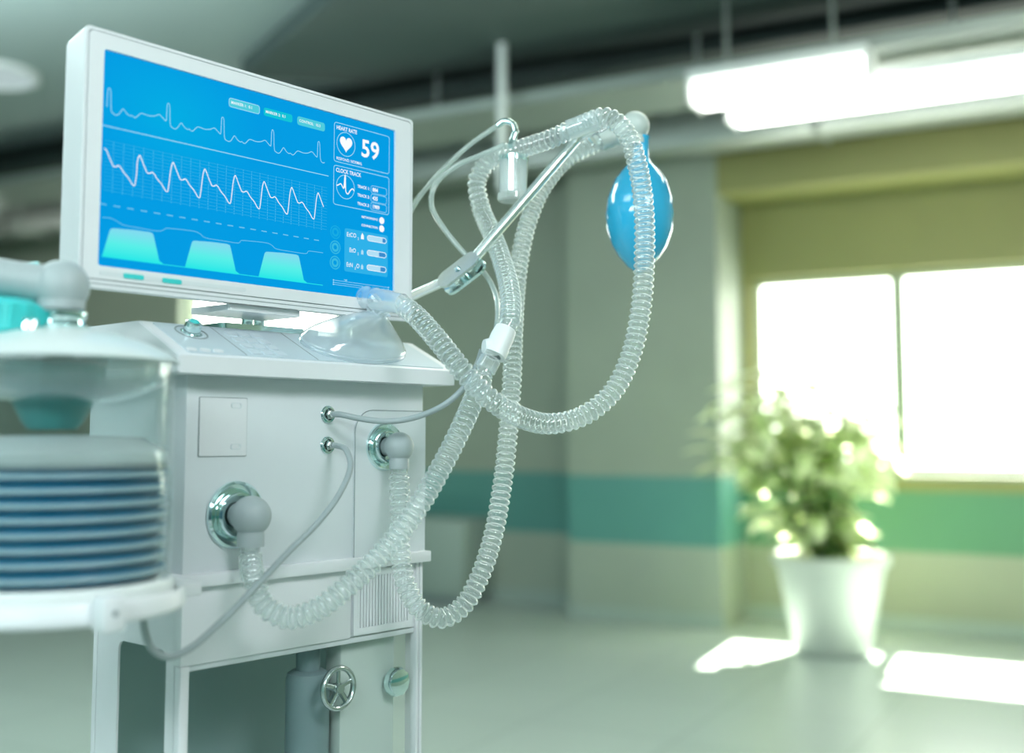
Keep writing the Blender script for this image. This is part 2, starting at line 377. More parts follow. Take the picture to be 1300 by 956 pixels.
# potted plant
PX, PY = None, None
pc = at(1057, 822, 6.25); pc.z = 0
t = thing('potted_plant', 'leafy green plant in a white tapered floor pot in front of the bright window', 'potted plant', pc)
prof = [(0, 0), (.185, 0), (.195, .01), (.285, .46), (.31, .47), (.315, .515), (.30, .52), (.285, .515), (.272, .47), (.26, .44)]
obj('pot', lathe(B(), prof, 64), 'pot', t)
obj('soil', lathe(B(), [(0, .455), (.15, .46), (.268, .45)], 32), 'soil', t)
rnd = random.Random(11); stems = B(); leaves = B(); tips = []
def leaf(bm, p, d, up, L_, w):
    d = d.normalized(); side = d.cross(up)
    if side.length < .1: side = d.cross(Vector((1, 0, 0)))
    side.normalize(); nn = side.cross(d).normalized(); rows = 6; prev = None
    for i in range(rows + 1):
        f = i / rows; wd = w * math.sin(PI * min(1, f * .92 + .06)) ** .8 * (1 if i < rows else 0.05)
        c = p + d * L_ * f - nn * (f * f * L_ * .35)
        cur = [bm.verts.new(c - side * wd * .5 + nn * wd * .16), bm.verts.new(c), bm.verts.new(c + side * wd * .5 + nn * wd * .16)]
        if prev:
            bm.faces.new((prev[0], prev[1], cur[1], cur[0])); bm.faces.new((prev[1], prev[2], cur[2], cur[1]))
        prev = cur
for i in range(44):
    a = i * 2.39996 + rnd.uniform(-.2, .2); r0 = rnd.random() * .13; low = i >= 34; lean = rnd.uniform(.10, .30) if low else .54 * ((i + .5) / 34) ** .5; hh = rnd.uniform(.25, .40) if low else rnd.uniform(.72, 1.16)
    b = Vector((r0 * math.cos(a), r0 * math.sin(a), .45))
    tip = Vector((math.cos(a) * lean - .13, math.sin(a) * lean * .85, .45 + hh * (1.0 - lean * .30)))
    mid = b.lerp(tip, .5) + Vector((-math.cos(a) * .05, -math.sin(a) * .05, .06))
    p, _ = spline([b, mid, tip], .04); sweep(stems, p, lambda s: .009 - .004 * min(1, s), 6)
    n = 10
    for k in range(n):
        q = p[int((.55 + .45 * k / (n - 1)) * (len(p) - 1))]
        az = k * 2.4 + rnd.random(); el = rnd.uniform(-.35, .5)
        leaf(leaves, q, Vector((math.cos(az) * math.cos(el), math.sin(az) * math.cos(el), math.sin(el))), Vector((0, 0, 1)), rnd.uniform(.15, .27), rnd.uniform(.085, .135))
obj('stems', stems, 'stem', t); obj('foliage', leaves, 'leaf', t)

# ================================================================== THE VENTILATOR
P0 = Vector((-.3987, 1.4, 0)); MY = math.radians(48.5)
MM = Matrix.Translation(P0) @ Matrix.Rotation(MY, 4, 'Z')
W_ = .403
V = thing('ventilator', 'white medical ventilator cabinet on a frame with a sloping control console', 'ventilator', P0, MY)
def L(u, w, z): return MM @ Vector((u, w, z))
FR = Matrix.Rotation(PI / 2, 4, 'X')                 # local XY -> machine XZ, +Z towards the viewer (-w)
def face(u, z, w=0.): return Matrix.Translation((u, w, z)) @ FR

DP = .235
cab = obj('cabinet', box(B(), 0, W_, 0, DP, .98, 1.228, .003), 'panel', V)
# door and raised right panel
d = obj('access_door', prism(B(), rrect(.0695, .0725, .0015), .0015, face(.0532, 1.1628, -.0001)), 'shell', cab)
bm = B(); ring_prism(bm, rrect(.0715, .0745, .002), rrect(.0700, .0730, .0016), .0005, face(.0532, 1.1628, -.0001)); obj('door_seam', bm, 'seam', cab)
for z in (1.190, 1.138): obj('latch', ring_prism(B(), rrect(.0155, .0075, .003), rrect(.0125, .0050, .0022), .0012, face(.0715, z, -.0016)), 'panel', cab)
def arcpts(): 
    o = [(.268, .983)]
    for k in range(9):
        t_ = PI - k * PI / 16; o.append((.300 + .032 * math.cos(t_), 1.156 + .032 * math.sin(t_)))
    return o + [(W_ + .0015, 1.188), (W_ + .0015, .983)]
obj('side_panel', prism(B(), arcpts(), .003, Matrix.Translation((0, -.0001, 0)) @ FR), 'panel', V)
ap = arcpts()
bm = B(); o_ = ap[:-1]; 
pth = [Vector((x, -.0032, z)) for x, z in o_]; sweep(bm, pth, .0006, 6); obj('panel_seam', bm, 'seam', V)
# console
prof = [(-.037, 1.2265), (-.037, 1.2475), (-.035, 1.2495), (.0545, 1.2938), (.0575, 1.2945), (DP + .01, 1.2945), (DP + .012, 1.292), (DP + .012, 1.2265)]
bm = B(); n = len(prof); e = [[bm.verts.new((x, w, z)) for w, z in prof] for x in (-.035, W_ + .029)]
bm.faces.new(e[0]); bm.faces.new(e[1][::-1])
for i in range(n): bm.faces.new((e[0][i], e[1][i], e[1][(i + 1) % n], e[0][(i + 1) % n]))
bmesh.ops.bevel(bm, geom=[ed for ed in bm.edges if abs(ed.verts[0].co.x - ed.verts[1].co.x) < 1e-6], offset=.0015, segments=2, affect='EDGES')
con = obj('console', bm, 'shell', V)
ang = math.atan2(1.2938 - 1.2495, .0895)
SM = Matrix.Translation((0, -.035, 1.2495)) @ Matrix.Rotation(ang, 4, 'X')   # slope frame: x=u, y up the slope, z normal
SL = .0999
obj('control_panel', prism(B(), shift(rrect(W_ + .03, SL - .006, .004), W_ / 2 - .004, SL / 2), .0012, SM), 'keypad', V)
cp = V.children[-1]
for x in (.064, .177): obj('divider', box(B(), x, x + .0010, .004, SL - .004, .0012, .0016, mat=SM), 'seam', cp)
for r_ in range(4):
    for c_ in range(3):
        obj('key', prism(B(), shift(rrect(.0155, .0135, .003), .083 + c_ * .0200, .015 + r_ * .0195), .0028, SM), 'key', cp)
for c_ in range(3): obj('key', prism(B(), shift(rrect(.0135, .0075, .003), -.012 + c_ * .019, .010), .0030, SM), 'shell', cp)
kn = obj('rotary_knob', lathe(B(), [(0, .016), (.0085, .016), (.0105, .0145), (.0112, .002), (.014, .0012), (0, .0012)], 32, SM @ Matrix.Translation((.022, .070, 0))), 'chrome', cp)
obj('knob_cap', lathe(B(), [(0, .0185), (.005, .0182), (.0068, .0162), (0, .0160)], 24, SM @ Matrix.Translation((.022, .070, 0))), 'cyan', cp)
bm = B(); pr = [(.0205 + .0011 * math.cos(t_), .0014 + .0009 * math.sin(t_)) for t_ in [k * PI / 4 for k in range(8)]]
obj('dial_ring', lathe(bm, pr, 40, SM @ Matrix.Translation((.022, .070, 0)), closed=True), 'seam', cp)
# ports
def port(u, z, r):
    bm = B(); lathe(bm, [(0, .002), (r * .97, .001), (r, .003), (r * .985, .0065), (r * .92, .009), (r * .80, .0075), (r * .72, .006), (r * .69, .011), (r * .64, .0145), (r * .58, .0145), (r * .54, .008), (r * .42, .006), (0, .006)], 56, face(u, z))
    return obj('chrome_flange', bm, 'chrome', V)
port(.0725, 1.0525, .0425); port(.323, 1.1365, .0345)
for z in (1.181, 1.139):
    bm = B(); lathe(bm, [(0, 0), (.0118, .0002), (.0122, .0015), (.0112, .003), (.0085, .0035), (.0082, .004)], 36, face(.2207, z))
    p = obj('gas_socket', bm, 'chrome', V)
    bm = B(); lathe(bm, [(0, .0135), (.0042, .0135), (.0048, .0125), (.0048, .009), (.0072, .009), (.0072, .0035), (0, .0035)], 6, face(.2207, z)); obj('hex_nut', bm, 'steel', p)
# ledge
obj('ledge', box(B(), -.016, W_ + .005, -.0135, DP + .01, .9685, .9840, .0015), 'shell', V)
# lower fascia, frame
lf = obj('lower_fascia', box(B(), .0, .2655, -.001, .018, .8745, .9683, .001), 'shell', V)
bm = B(); box(bm, .268, W_ - .012, .003, .018, .8745, .9683, .001)
vp = obj('vent_panel', bm, 'shell', V)
ring_o = [(.2695, .8775), (.3800, .8775), (.3800, .9655), (.2695, .9655)]; ring_i = [(.2765, .8865), (.3715, .8865), (.3715, .9565), (.2765, .9565)]
obj('vent_frame', ring_prism(B(), ring_o, ring_i, .006, Matrix.Translation((0, .003, 0)) @ FR), 'shell', vp)
obj('vent_shadow_gap', box(B(), .2765, .3715, .0018, .0029, .8865, .9565), 'seam', vp)
bm = B()
for k in range(17): box(bm, .2775 + k * .00556, .2775 + k * .00556 + .0040, -.0022, .0019, .8865, .9565, .0006, 1)
obj('vent_slats', bm, 'shell', vp)
for u0, u1 in ((.0, .0125), (W_ - .0125, W_ - .0075), (W_ - .0055, W_)):
    obj('front_post', box(B(), u0, u1, -.001, .012, .14, .8744 if u0 < .3 else .9683, .0012), 'shell', V)
obj('inner_rail', box(B(), .0125, W_ - .013, .003, .009, .8665, .8740, .001), 'panel', V)
# left and right side plates with a rounded window
def side_plate(u, nm):
    mt = Matrix.Translation((u, 0, 0)) @ Matrix(((0, 0, 1, 0), (1, 0, 0, 0), (0, 1, 0, 0), (0, 0, 0, 1)))
    o1 = shift(rrect(.182, .828, .001), .104, .5543); i1 = shift(rrect(.112, .700, .012), .0875, .5405)
    return obj(nm, ring_prism(B(), o1, i1, .003, mt), 'shell', V)
side_plate(.0005, 'side_plate'); side_plate(W_ - .0035, 'side_plate')
for u in (.0, W_ - .008): obj('rear_post', box(B(), u, u + .008, .1965, .2065, .14, .9683, .0015), 'shell', V)
obj('back_plate', box(B(), .01, W_ - .01, .193, .196, .14, .9683), 'interior', V)
obj('base', box(B(), -.01, W_ + .01, -.02, .25, .10, .14, .012), 'shell', V)
obj('equipment_shelf', box(B(), .004, W_ - .004, .013, .19, .54, .55, .002), 'panel', V)
for u in (.03, W_ - .03):
    for w in (.02, .21):
        c = obj('caster', box(B(), u - .014, u + .014, w - .014, w + .014, .062, .10, .004), 'steel', V)
        lathe_m = Matrix.Translation((u, w, .033)) @ Matrix.Rotation(PI / 2, 4, 'Y')
        obj('caster_wheel', lathe(B(), [(0, -.009), (.026, -.009), (.032, -.006), (.033, 0), (.032, .006), (.026, .009), (0, .009)], 32, lathe_m), 'rubber', c)
# pale equipment box with chrome knob (right of the opening)
ex = obj('front_board', box(B(), .2680, .3690, .022, .055, .5502, .8655, .003), 'board', V)
kb = L(.361, .012, .808)
obj('chrome_knob', lathe(B(), [(0, .024), (.013, .0235), (.0185, .021), (.0212, .016), (.0205, .008), (.017, .006), (.009, .005), (.008, 0), (0, 0)], 10, face(.361, .800, .0215)), 'chrome', ex)
# gas cylinder and handwheel inside the opening
gc = thing('gas_cylinder', 'dark grey gas cylinder with a handwheel standing inside the ventilator frame', 'gas cylinder', L(.235, .052, .5501), MY)
obj('cylinder_body', lathe(B(), [(0, 0), (.027, 0), (.030, .004), (.030, .268), (.028, .276), (.022, .280), (0, .280)], 40), 'tank', gc)
obj('neck', lathe(B(), [(0, .279), (.0165, .279), (.0165, .314), (0, .314)], 32), 'tank', gc)
vm = Matrix.Translation((.006, -.058, .262)) @ FR
bm = B(); R_ = .0265
lathe(bm, [(R_ + .0038 * math.cos(t_), .0045 * math.sin(t_)) for t_ in [k * PI / 5 for k in range(10)]], 48, vm, closed=True)
for k in range(5): box(bm, -.0028, .0028, .004, R_ - .001, -.002, .002, .001, 1, vm @ Matrix.Rotation(k * 2 * PI / 5, 4, 'Z'))
lathe(bm, [(0, .006), (.006, .006), (.0075, .003), (.0075, -.004), (0, -.004)], 24, vm)
hw = obj('handwheel', bm, 'steel', gc)
obj('spindle', lathe(B(), [(0, -.005), (.005, -.005), (.005, -.038), (0, -.038)], 16, vm), 'steel', hw)

# ================================================================== MONITOR
MC = Vector((-.327, 1.4858, 1.4755)); MYAW = math.radians(49.71)
mon = thing('patient_monitor', 'large white patient monitor with a blue screen of waveforms above the console', 'monitor', MC, MYAW)
# local: x right, y away, z up; the screen surface at y=0
cxo, czo, ww, hh_ = .0062, -.0015, .531, .3055
FM = Matrix.Translation((0, 0, 0)) @ FR
def front(y): return Matrix.Translation((0, y, 0)) @ FR
def plate(x0, x1, z0, z1, r, y, d, n=6):      # rounded plate whose front is at y and body goes back by d
    return prism(B(), shift(rrect(x1 - x0, z1 - z0, r, n), (x0 + x1) / 2, (z0 + z1) / 2), d, front(y + d))
X0, X1, Z0_, Z1_ = -.2593, .2717, -.1543, .1513
bm = prism(B(), shift(rrect(X1 - X0, Z1_ - Z0_, .006), (X0 + X1) / 2, (Z0_ + Z1_) / 2), .052, front(.0535))
# taper the back a little
for v in bm.verts:
    if v.co.y > .04: v.co.x = (v.co.x - cxo) * .975 + cxo; v.co.z = (v.co.z - czo) * .965 + czo
bmesh.ops.bevel(bm, geom=[e_ for e_ in bm.edges if all(v.co.y > .05 for v in e_.verts)], offset=.003, segments=2, affect='EDGES')
hs = obj('housing', bm, 'shell', mon)
bm = prism(B(), shift(rrect(.46, .17, .008), cxo, .04), .014, front(.0645)); obj('back_cover', bm, 'shell', mon)
gout = shift(rrect(.5240, .2925, .006), .0062, .0015); gin = shift(rrect(.5212, .2897, .0055), .0062, .0015)
obj('bezel_seam', ring_prism(B(), gout, gin, .0022, front(.0015)), 'seam', mon)
sr = shift(rrect(.4700, .2552, .003), 0, 0)
bz = obj('bezel', ring_prism(B(), shift(rrect(.5215, .2900, .0055), .0062, .0015), shift(rrect(.4712, .2562, .0035), 0, 0), .0046, front(.0016)), 'shell', mon)
orim = obj('outer_rim', ring_prism(B(), shift(rrect(X1 - X0, Z1_ - Z0_, .006), (X0 + X1) / 2, (Z0_ + Z1_) / 2), gout, .0040, front(.0016)), 'shell', mon)
obj('lower_seam', box(B(), -.250, .262, -.00275, -.0022, -.1498, -.1488), 'seam', mon)
obj('button_strip', prism(B(), shift(rrect(.205, .0050, .0024), -.131, -.1365), .0006, front(-.0029)), 'panel', mon)
for x in (-.190, -.138): obj('touch_button', prism(B(), shift(rrect(.027, .0058, .002), x, -.1365), .0012, front(-.0029)), 'cyan', mon)

def emm(n, rgb, s=1.): return emis(n, srgb(*rgb), s)
def screen_mat():
    m, nt, o = newmat('blue_display'); N = nt.nodes.new; Lk = nt.links.new
    tc = N('ShaderNodeTexCoord'); mp = N('ShaderNodeMapping'); mp.inputs['Location'].default_value = (.14, 0, -.11); Lk(tc.outputs['Object'], mp.inputs[0])
    vl = N('ShaderNodeVectorMath'); vl.operation = 'LENGTH'
    mp.inputs['Scale'].default_value = (1, 1, 1.6)
    Lk(mp.outputs[0], vl.inputs[0]); r = N('ShaderNodeValToRGB'); Lk(vl.outputs['Value'], r.inputs[0])
    r.color_ramp.elements[0].position = 0; r.color_ramp.elements[0].color = srgb(0, 174, 228); r.color_ramp.elements[1].position = .13; r.color_ramp.elements[1].color = srgb(0, 157, 228)  # lighter upper left: a reflection painted into the emitted colour
    e_ = N('ShaderNodeEmission'); e_.inputs[1].default_value = 1.; Lk(r.outputs[0], e_.inputs[0])
    g = N('ShaderNodeBsdfGlossy'); g.inputs[1].default_value = .25
    mx = N('ShaderNodeMixShader'); mx.inputs[0].default_value = .008; Lk(e_.outputs[0], mx.inputs[1]); Lk(g.outputs[0], mx.inputs[2]); Lk(mx.outputs[0], o.inputs[0]); return m
E_w = emm('display_white', (250, 254, 255)); E_line = emm('display_pale_line', (165, 228, 250)); E_grid = emm('display_grid', (60, 180, 226)); E_gridv = emm('display_grid_vertical', (90, 200, 236))
E_box = emm('display_panel', (48, 178, 234)); E_dash = emm('display_dash', (120, 205, 240)); E_teal = emm('display_teal', (20, 196, 215)); E_teal2 = emm('display_teal_pale', (80, 205, 222)); E_dim = emm('display_dim', (70, 170, 210)); E_gauge = emm('display_gauge', (58, 188, 228)); E_g2 = emm('display_gauge_faint', (24, 172, 228)); E_bar = emm('display_bar', (178, 224, 246)); E_slot = emm('display_slot', (60, 140, 205))
def cap_mat():
    m, nt, o = newmat('display_capnogram'); N = nt.nodes.new; Lk = nt.links.new
    tc = N('ShaderNodeTexCoord'); s = N('ShaderNodeSeparateXYZ'); Lk(tc.outputs['Object'], s.inputs[0])
    mr = N('ShaderNodeMapRange'); mr.inputs[1].default_value = -.118; mr.inputs[2].default_value = -.082; Lk(s.outputs[2], mr.inputs[0])
    r = N('ShaderNodeValToRGB'); Lk(mr.outputs[0], r.inputs[0]); e = r.color_ramp.elements; e[0].color = srgb(30, 232, 232); e[1].color = srgb(130, 220, 240); k = e.new(.5); k.color = srgb(88, 240, 232)
    em = N('ShaderNodeEmission'); Lk(r.outputs[0], em.inputs[0]); Lk(em.outputs[0], o.inputs[0]); return m
scr = obj('screen', prism(B(), sr, .0010, front(.0010)), screen_mat(), mon)
# writing and traces: flat shapes lying on the screen surface; coordinates in millimetres from the screen centre
def flat(bm, pts, lay=1):
    f = bm.faces.new([bm.verts.new((x / 1000, -.00012 * lay, z / 1000)) for x, z in pts]); return f
def stroke(bm, pts, w, lay=1, closed=False):
    P = [Vector(p) for p in pts]; n = len(P); Lf, Rt = [], []
    for i in range(n):
        a = P[i - 1] if (i or closed) else P[i]; b = P[(i + 1) % n] if (i < n - 1 or closed) else P[i]
        d1 = (P[i] - a).normalized() if (P[i] - a).length > 1e-9 else (b - P[i]).normalized(); d2 = (b - P[i]).normalized() if (b - P[i]).length > 1e-9 else d1
        t_ = (d1 + d2); t_ = t_.normalized() if t_.length > 1e-6 else d1; nn = Vector((-t_.y, t_.x)); k = 1 / max(.35, nn.dot(Vector((-d1.y, d1.x))))
        Lf.append(P[i] + nn * w / 2 * k); Rt.append(P[i] - nn * w / 2 * k)
    y = -.00012 * lay
    lv = [bm.verts.new((p.x / 1000, y, p.y / 1000)) for p in Lf]; rv = [bm.verts.new((p.x / 1000, y, p.y / 1000)) for p in Rt]
    for i in range(n if closed else n - 1):
        j = (i + 1) % n; bm.faces.new((lv[i], lv[j], rv[j], rv[i]))
def smooth2(pts, n=6):
    P = [Vector((x, z, 0)) for x, z in pts]; P = [P[0]] + P + [P[-1]]; out = []
    for i in range(1, len(P) - 2):
        p0, p1, p2, p3 = P[i - 1:i + 3]
        for k in range(n):
            t = k / n; q = .5 * ((2 * p1) + (p2 - p0) * t + (2 * p0 - 5 * p1 + 4 * p2 - p3) * t * t + (3 * p1 - p0 - 3 * p2 + p3) * t ** 3); out.append((q.x, q.y))
    out.append(pts[-1]); return out
def scr_obj(name, bm, mat, parent=scr):
    return obj(name, bm, mat, parent, smooth=False)
def text(bm, s, x, z, size, bold=0., right=False, lay=2, narrow=1.):
    c = bpy.data.curves.new('lettering', 'FONT'); c.body = s; c.size = size; c.offset = bold; c.space_character = 1.02; c.align_x = 'RIGHT' if right else 'LEFT'; c.resolution_u = 3
    o = bpy.data.objects.new('lettering', c); COL.objects.link(o)
    dg = bpy.context.evaluated_depsgraph_get(); me = bpy.data.meshes.new_from_object(o.evaluated_get(dg))
    for v in me.vertices: v.co = Vector(((x + v.co.x * narrow) / 1000, -.00012 * lay, (z + v.co.y) / 1000))
    bm.from_mesh(me); bpy.data.objects.remove(o); bpy.data.curves.remove(c); bpy.data.meshes.remove(me)
def circle(x, z, r, n=36, rx=1.): return [(x + rx * r * math.cos(2 * PI * k / n), z + r * math.sin(2 * PI * k / n)) for k in range(n)]
# ECG
bm = B(); T = 79.4
beat = [(1.5, 83), (3.4, 79), (4.6, 58), (8, 54), (12, 53.4), (15, 55.5), (19.2, 61.8), (21, 62), (25, 58), (29.5, 56.2), (31.5, 57.2), (36.5, 55.6), (43, 62), (47, 62.6), (54, 61.8), (62, 63.2), (68.5, 66.3), (73, 63.6), (77.6, 60.5), (78.6, 64), (79.2, 80)]
pts = [(-229, 60.5), (-228.2, 80)]
for k in range(4): pts += [(-227.9 + k * T + x, z) for x, z in beat]
x4 = -227.9 + 4 * T; pts += [(x4 + 1.5, 83), (x4 + 3.2, 79), (x4 + 4.6, 60), (x4 + 8, 54.6), (x4 + 12.4, 55.3)]
stroke(bm, smooth2(pts, 4), .85, 2); scr_obj('ecg_trace', bm, E_line)
bm = B(); stroke(bm, [(-234.5, 37.6), (109.5, 37.6)], 1.0); scr_obj('divider_line', bm, E_line)
# grid with columns of dashes
bm = B(); bv = B(); x = -232
k = 0
while x < 108:
    for j in range(15):
        z = 20.5 - j * 4.2; stroke(bm, [(x + 1.2, z), (min(x + 11.6, 107.5), z)], .42)
    z = 21
    while z > -41 and k > 0: stroke(bv, [(x, z), (x, z - 2.0)], .7); z -= 3.1
    x += 13.2; k += 1
scr_obj('grid_rows', bm, E_grid); scr_obj('grid_columns', bv, E_gridv)
# pressure waveform
T = 45.95; bm = B()
seg = [(0, 10.4), (2.2, 8.6), (6, 1), (10.5, -7.2), (12, -8.6), (15, -8.4), (17.5, -6.8), (20.5, -8), (25, -13.5), (31, -18.6), (36, -25), (38.5, -26.8), (40.3, -25), (42, -12), (43.6, 2)]
pts = [(-229.9 + a, z) for a, z in seg[1:-1]]; pts = [(-231, 10.4)] + pts + [(-231 + 43.6, 2)]
for k in range(1, 7): pts += [(-231 + k * T + a, z) for a, z in seg]
pts += [(-231 + 7 * T + a, z) for a, z in seg[:4]]
stroke(bm, smooth2(pts, 4), 1.15, 3); scr_obj('pressure_trace', bm, E_w)
bm = B(); x = -234.2
while x < 100: stroke(bm, [(x, -55.4), (x + 8.6, -55.4)], 1.2); x += 17.75
scr_obj('dashed_line', bm, E_dash)
# flow line
bm = B(); pts = [(-230.5, -71.3), (-224, -70.6), (-217.6, -71), (-209, -74), (-202, -76.3), (-182, -76.8), (-161.3, -77.2), (-152, -76), (-147, -72.6), (-142.7, -71.6), (-120, -70.4), (-104, -70.4), (-96, -73), (-89, -76.3), (-60, -76.6), (-40.2, -76.4), (-36, -73), (-32, -72.0), (-8, -70.6), (8, -70.6), (15, -73), (22, -76.3), (50, -76.8), (71, -76.4), (75, -73), (79, -72), (101.5, -71.6)]
stroke(bm, smooth2(pts, 4), .7, 2); scr_obj('flow_trace', bm, E_dash)
# capnogram hills
bm = B()
for k in range(3):
    o_ = k * 111.3
    p = [(-229.6, -117.2), (-220.6, -85.5), (-219.2, -83), (-216.5, -81.9), (-190, -80.2), (-168, -79.8), (-164, -80.8), (-162.4, -84.5), (-156.8, -108), (-154, -113), (-149, -115.6), (-149, -117.2)]
    f_ = [(a + o_, z) for a, z in p]; flat(bm, f_, 1)
stroke(bm, [(-229.6, -116.7), (102, -116.7)], 1.0, 1)
bmesh.ops.triangulate(bm, faces=bm.faces); scr_obj('capnogram_trace', bm, cap_mat())
# marker pills
for (x0, txt, fm, om) in ((-58.4, 'MARKER 1:  0.1', E_teal2, E_w), (-3.4, 'MARKER 2:  0.1', E_teal, None), (53.2, 'CONTROL:  10.3', E_teal2, E_teal2)):
    bm = B(); flat(bm, shift(rrect(48, 11.2, 3.2), x0 + 24, 105.0), 1); p = scr_obj('marker_field', bm, fm)
    if om:
        bm = B(); stroke(bm, shift(rrect(48, 11.2, 3.2), x0 + 24, 105.0), .9, 2, True); scr_obj('marker_outline', bm, E_line if om is E_w else om)
    bt = B(); text(bt, txt, x0 + 3, 103.6, 5.4, .06, narrow=.93, lay=3); scr_obj('marker_lettering', bt, E_w)
# heart-rate box
bm = B(); stroke(bm, shift(rrect(106.2, 56, 4), 172.1, 89), .9, 1, True); stroke(bm, shift(rrect(106.2, 55.6, 4), 172.1, 27.6), .9, 1, True)
stroke(bm, circle(141, 88.8, 17.0), .9, 1, True); stroke(bm, circle(141, 27.4, 16.8), .9, 1, True)
for z in (32.7, 20.2, 7.8): stroke(bm, shift(rrect(31, 11, 3.5), 205.2, z), .6, 1, True)
scr_obj('readout_frames', bm, E_line)
bm = B(); hp = []
for k in range(48):
    t_ = 2 * PI * k / 48; hx = 16 * math.sin(t_) ** 3; hz = 13 * math.cos(t_) - 5 * math.cos(2 * t_) - 2 * math.cos(3 * t_) - math.cos(4 * t_); hp.append((141 + hx * .72, 89.8 + hz * .78))
flat(bm, hp, 2); scr_obj('heart_symbol', bm, E_w)
bm = B(); stroke(bm, smooth2([(124.5, 27), (128, 28.5), (132, 30.6), (135, 27.4), (137.2, 25), (138.4, 30), (139.6, 42.5), (140.4, 42.5), (141, 26), (142.5, 19.5), (146, 18.5), (150, 24), (154, 27), (157, 24.5)], 3), 1.6, 2)
stroke(bm, [(139.2, 26), (140, 41)], 3.2, 2); scr_obj('pulse_symbol', bm, E_w)
bm = B()
text(bm, 'HEART RATE', 122.8, 107.6, 8.0, .14, narrow=.82); text(bm, 'CLOCK TRACK', 122.8, 46.6, 8.0, .14, narrow=.84)
text(bm, 'RESPOND: NORMAL', 123.4, 64.2, 6.0, .03, narrow=.88)
text(bm, '59', 169.5, 78.0, 35.5, .7, narrow=1.0)
for z, a_, b_ in ((32.7, 'TRACK 1:', '884'), (20.2, 'TRACK 2:', '425'), (7.8, 'TRACK 3:', '1989')):
    text(bm, a_, 187, z - 2.2, 6.0, .13, True, narrow=.9); text(bm, b_, 192.5, z - 2.8, 7.6, .26, narrow=.92)
text(bm, 'NETWORKING', 203.5, -12.0, 4.6, .1, True); text(bm, 'CONNECTION', 203.5, -24.0, 4.6, .1, True)
flat(bm, circle(211.4, -10.5, 5.0), 2); flat(bm, circle(211.4, -22.4, 5.0), 2)
scr_obj('readout_lettering', bm, E_w)
# gas panel
bm = B(); flat(bm, shift(rrect(83.6, 61.4, 3), 182.3, -61.9), 1); scr_obj('gas_panel', bm, E_box)
bm = B()
def chem(parts, xr, z):
    x = xr
    for s, sub in reversed(parts):
        w = len(s) * (3.0 if sub else 5.2); x -= w; text(bm, s, x, z - (2.6 if sub else 0), 5.2 if sub else 8.8, .05, narrow=.86)
chem([('EtCO', 0), ('2', 1)], 168, -42.5); chem([('EtO', 0), ('2', 1)], 168, -64.2); chem([('EtN', 0), ('2', 1), ('O', 0)], 168, -85.5)
flat(bm, [(171, -43), (171.6, -37.5), (174, -33.6), (176.4, -37.5), (177, -43)], 2)
for z in (-39.6, -61.0, -82.3): stroke(bm, shift(rrect(37.4, 7.6, 3.7), 202, z), .9, 3, True)
scr_obj('gas_lettering', bm, E_w)
bm = B()
for z, f_ in ((-39.6, .80), (-61.0, .62), (-82.3, .70)): flat(bm, shift(rrect(37 * f_, 6.6, 1.2), 184.0 + 37 * f_ / 2, z), 2)
for z in (-61.5, -82.8): flat(bm, [(171.8, z - 3.5), (171.8, z + 1), (174, z + 4), (176.2, z + 1), (176.2, z - 3.5)], 2)
scr_obj('level_bars', bm, E_bar)
bm = B()
for z, f_ in ((-39.6, .80), (-61.0, .62), (-82.3, .70)): flat(bm, shift(rrect(37 * (1 - f_) - 2, 5.6, 1.2), 219.6 - 37 * (1 - f_) / 2, z), 2)
scr_obj('level_slots', bm, E_slot)
for z, mt in ((-39.6, E_g2), (-61.0, E_gauge), (-82.7, E_gauge)):
    bm = B(); stroke(bm, circle(123.5, z, 8.8), 1.5, 1, True); stroke(bm, circle(123.5, z, 4.8), 3.2, 1, True); scr_obj('dial_gauge', bm, mt)
bm = B()
for z, r_ in ((-107.4, 226), (-110.6, 226), (-113.4, 224)): stroke(bm, [(120.6, z), (r_, z)], .5); flat(bm, circle(121, z, 1.1, 10), 2); flat(bm, circle(r_, z, 1.1, 10), 2)
text(bm, 'TIME', 140, -106.4, 3.0, .03)
scr_obj('scale_lines', bm, E_line)
# mount: underside plate, twin stem, foot plate
obj('mount_plate', box(B(), 0, 0, 0, 0, 0, 0) if 0 else prism(B(), rrect(.120, .085, .006), .008, Matrix.Translation((.012, .050, -.1628))), 'shell', mon)
bm = B()
for sx in (-.0105, .0105): lathe(bm, [(0, -.178), (.0078, -.178), (.0078, -.16), (0, -.16)], 24, Matrix.Translation((.012 + sx, .075, 0)))
for sx in (-.0105, .0105): lathe(bm, [(0, -.1785), (.0085, -.1785), (.0078, -.170), (.0078, -.16), (0, -.16)], 24, Matrix.Translation((.012 + sx, .075, 0)))
bm.free()
bm = B()
for u in (.1655, .187): lathe(bm, [(0, 1.3035), (.0078, 1.3035), (.0078, 1.3135), (.0078, 1.3130)], 24, Matrix.Translation((u, .115, 0)))
bm.free()
bm = B()
for u in (.1665, .1865): lathe(bm, [(0, 1.3040), (.0078, 1.3040), (.0078, 1.3165), (0, 1.3165)], 24, MM @ Matrix.Translation((u, .112, 0)))
obj('stem', bm, 'chrome', mon, world=True)
bm = prism(B(), rrect(.168, .09, .012), .0085, MM @ Matrix.Translation((.184, .116, 1.2950))); obj('foot_plate', bm, 'chrome', mon, world=True)

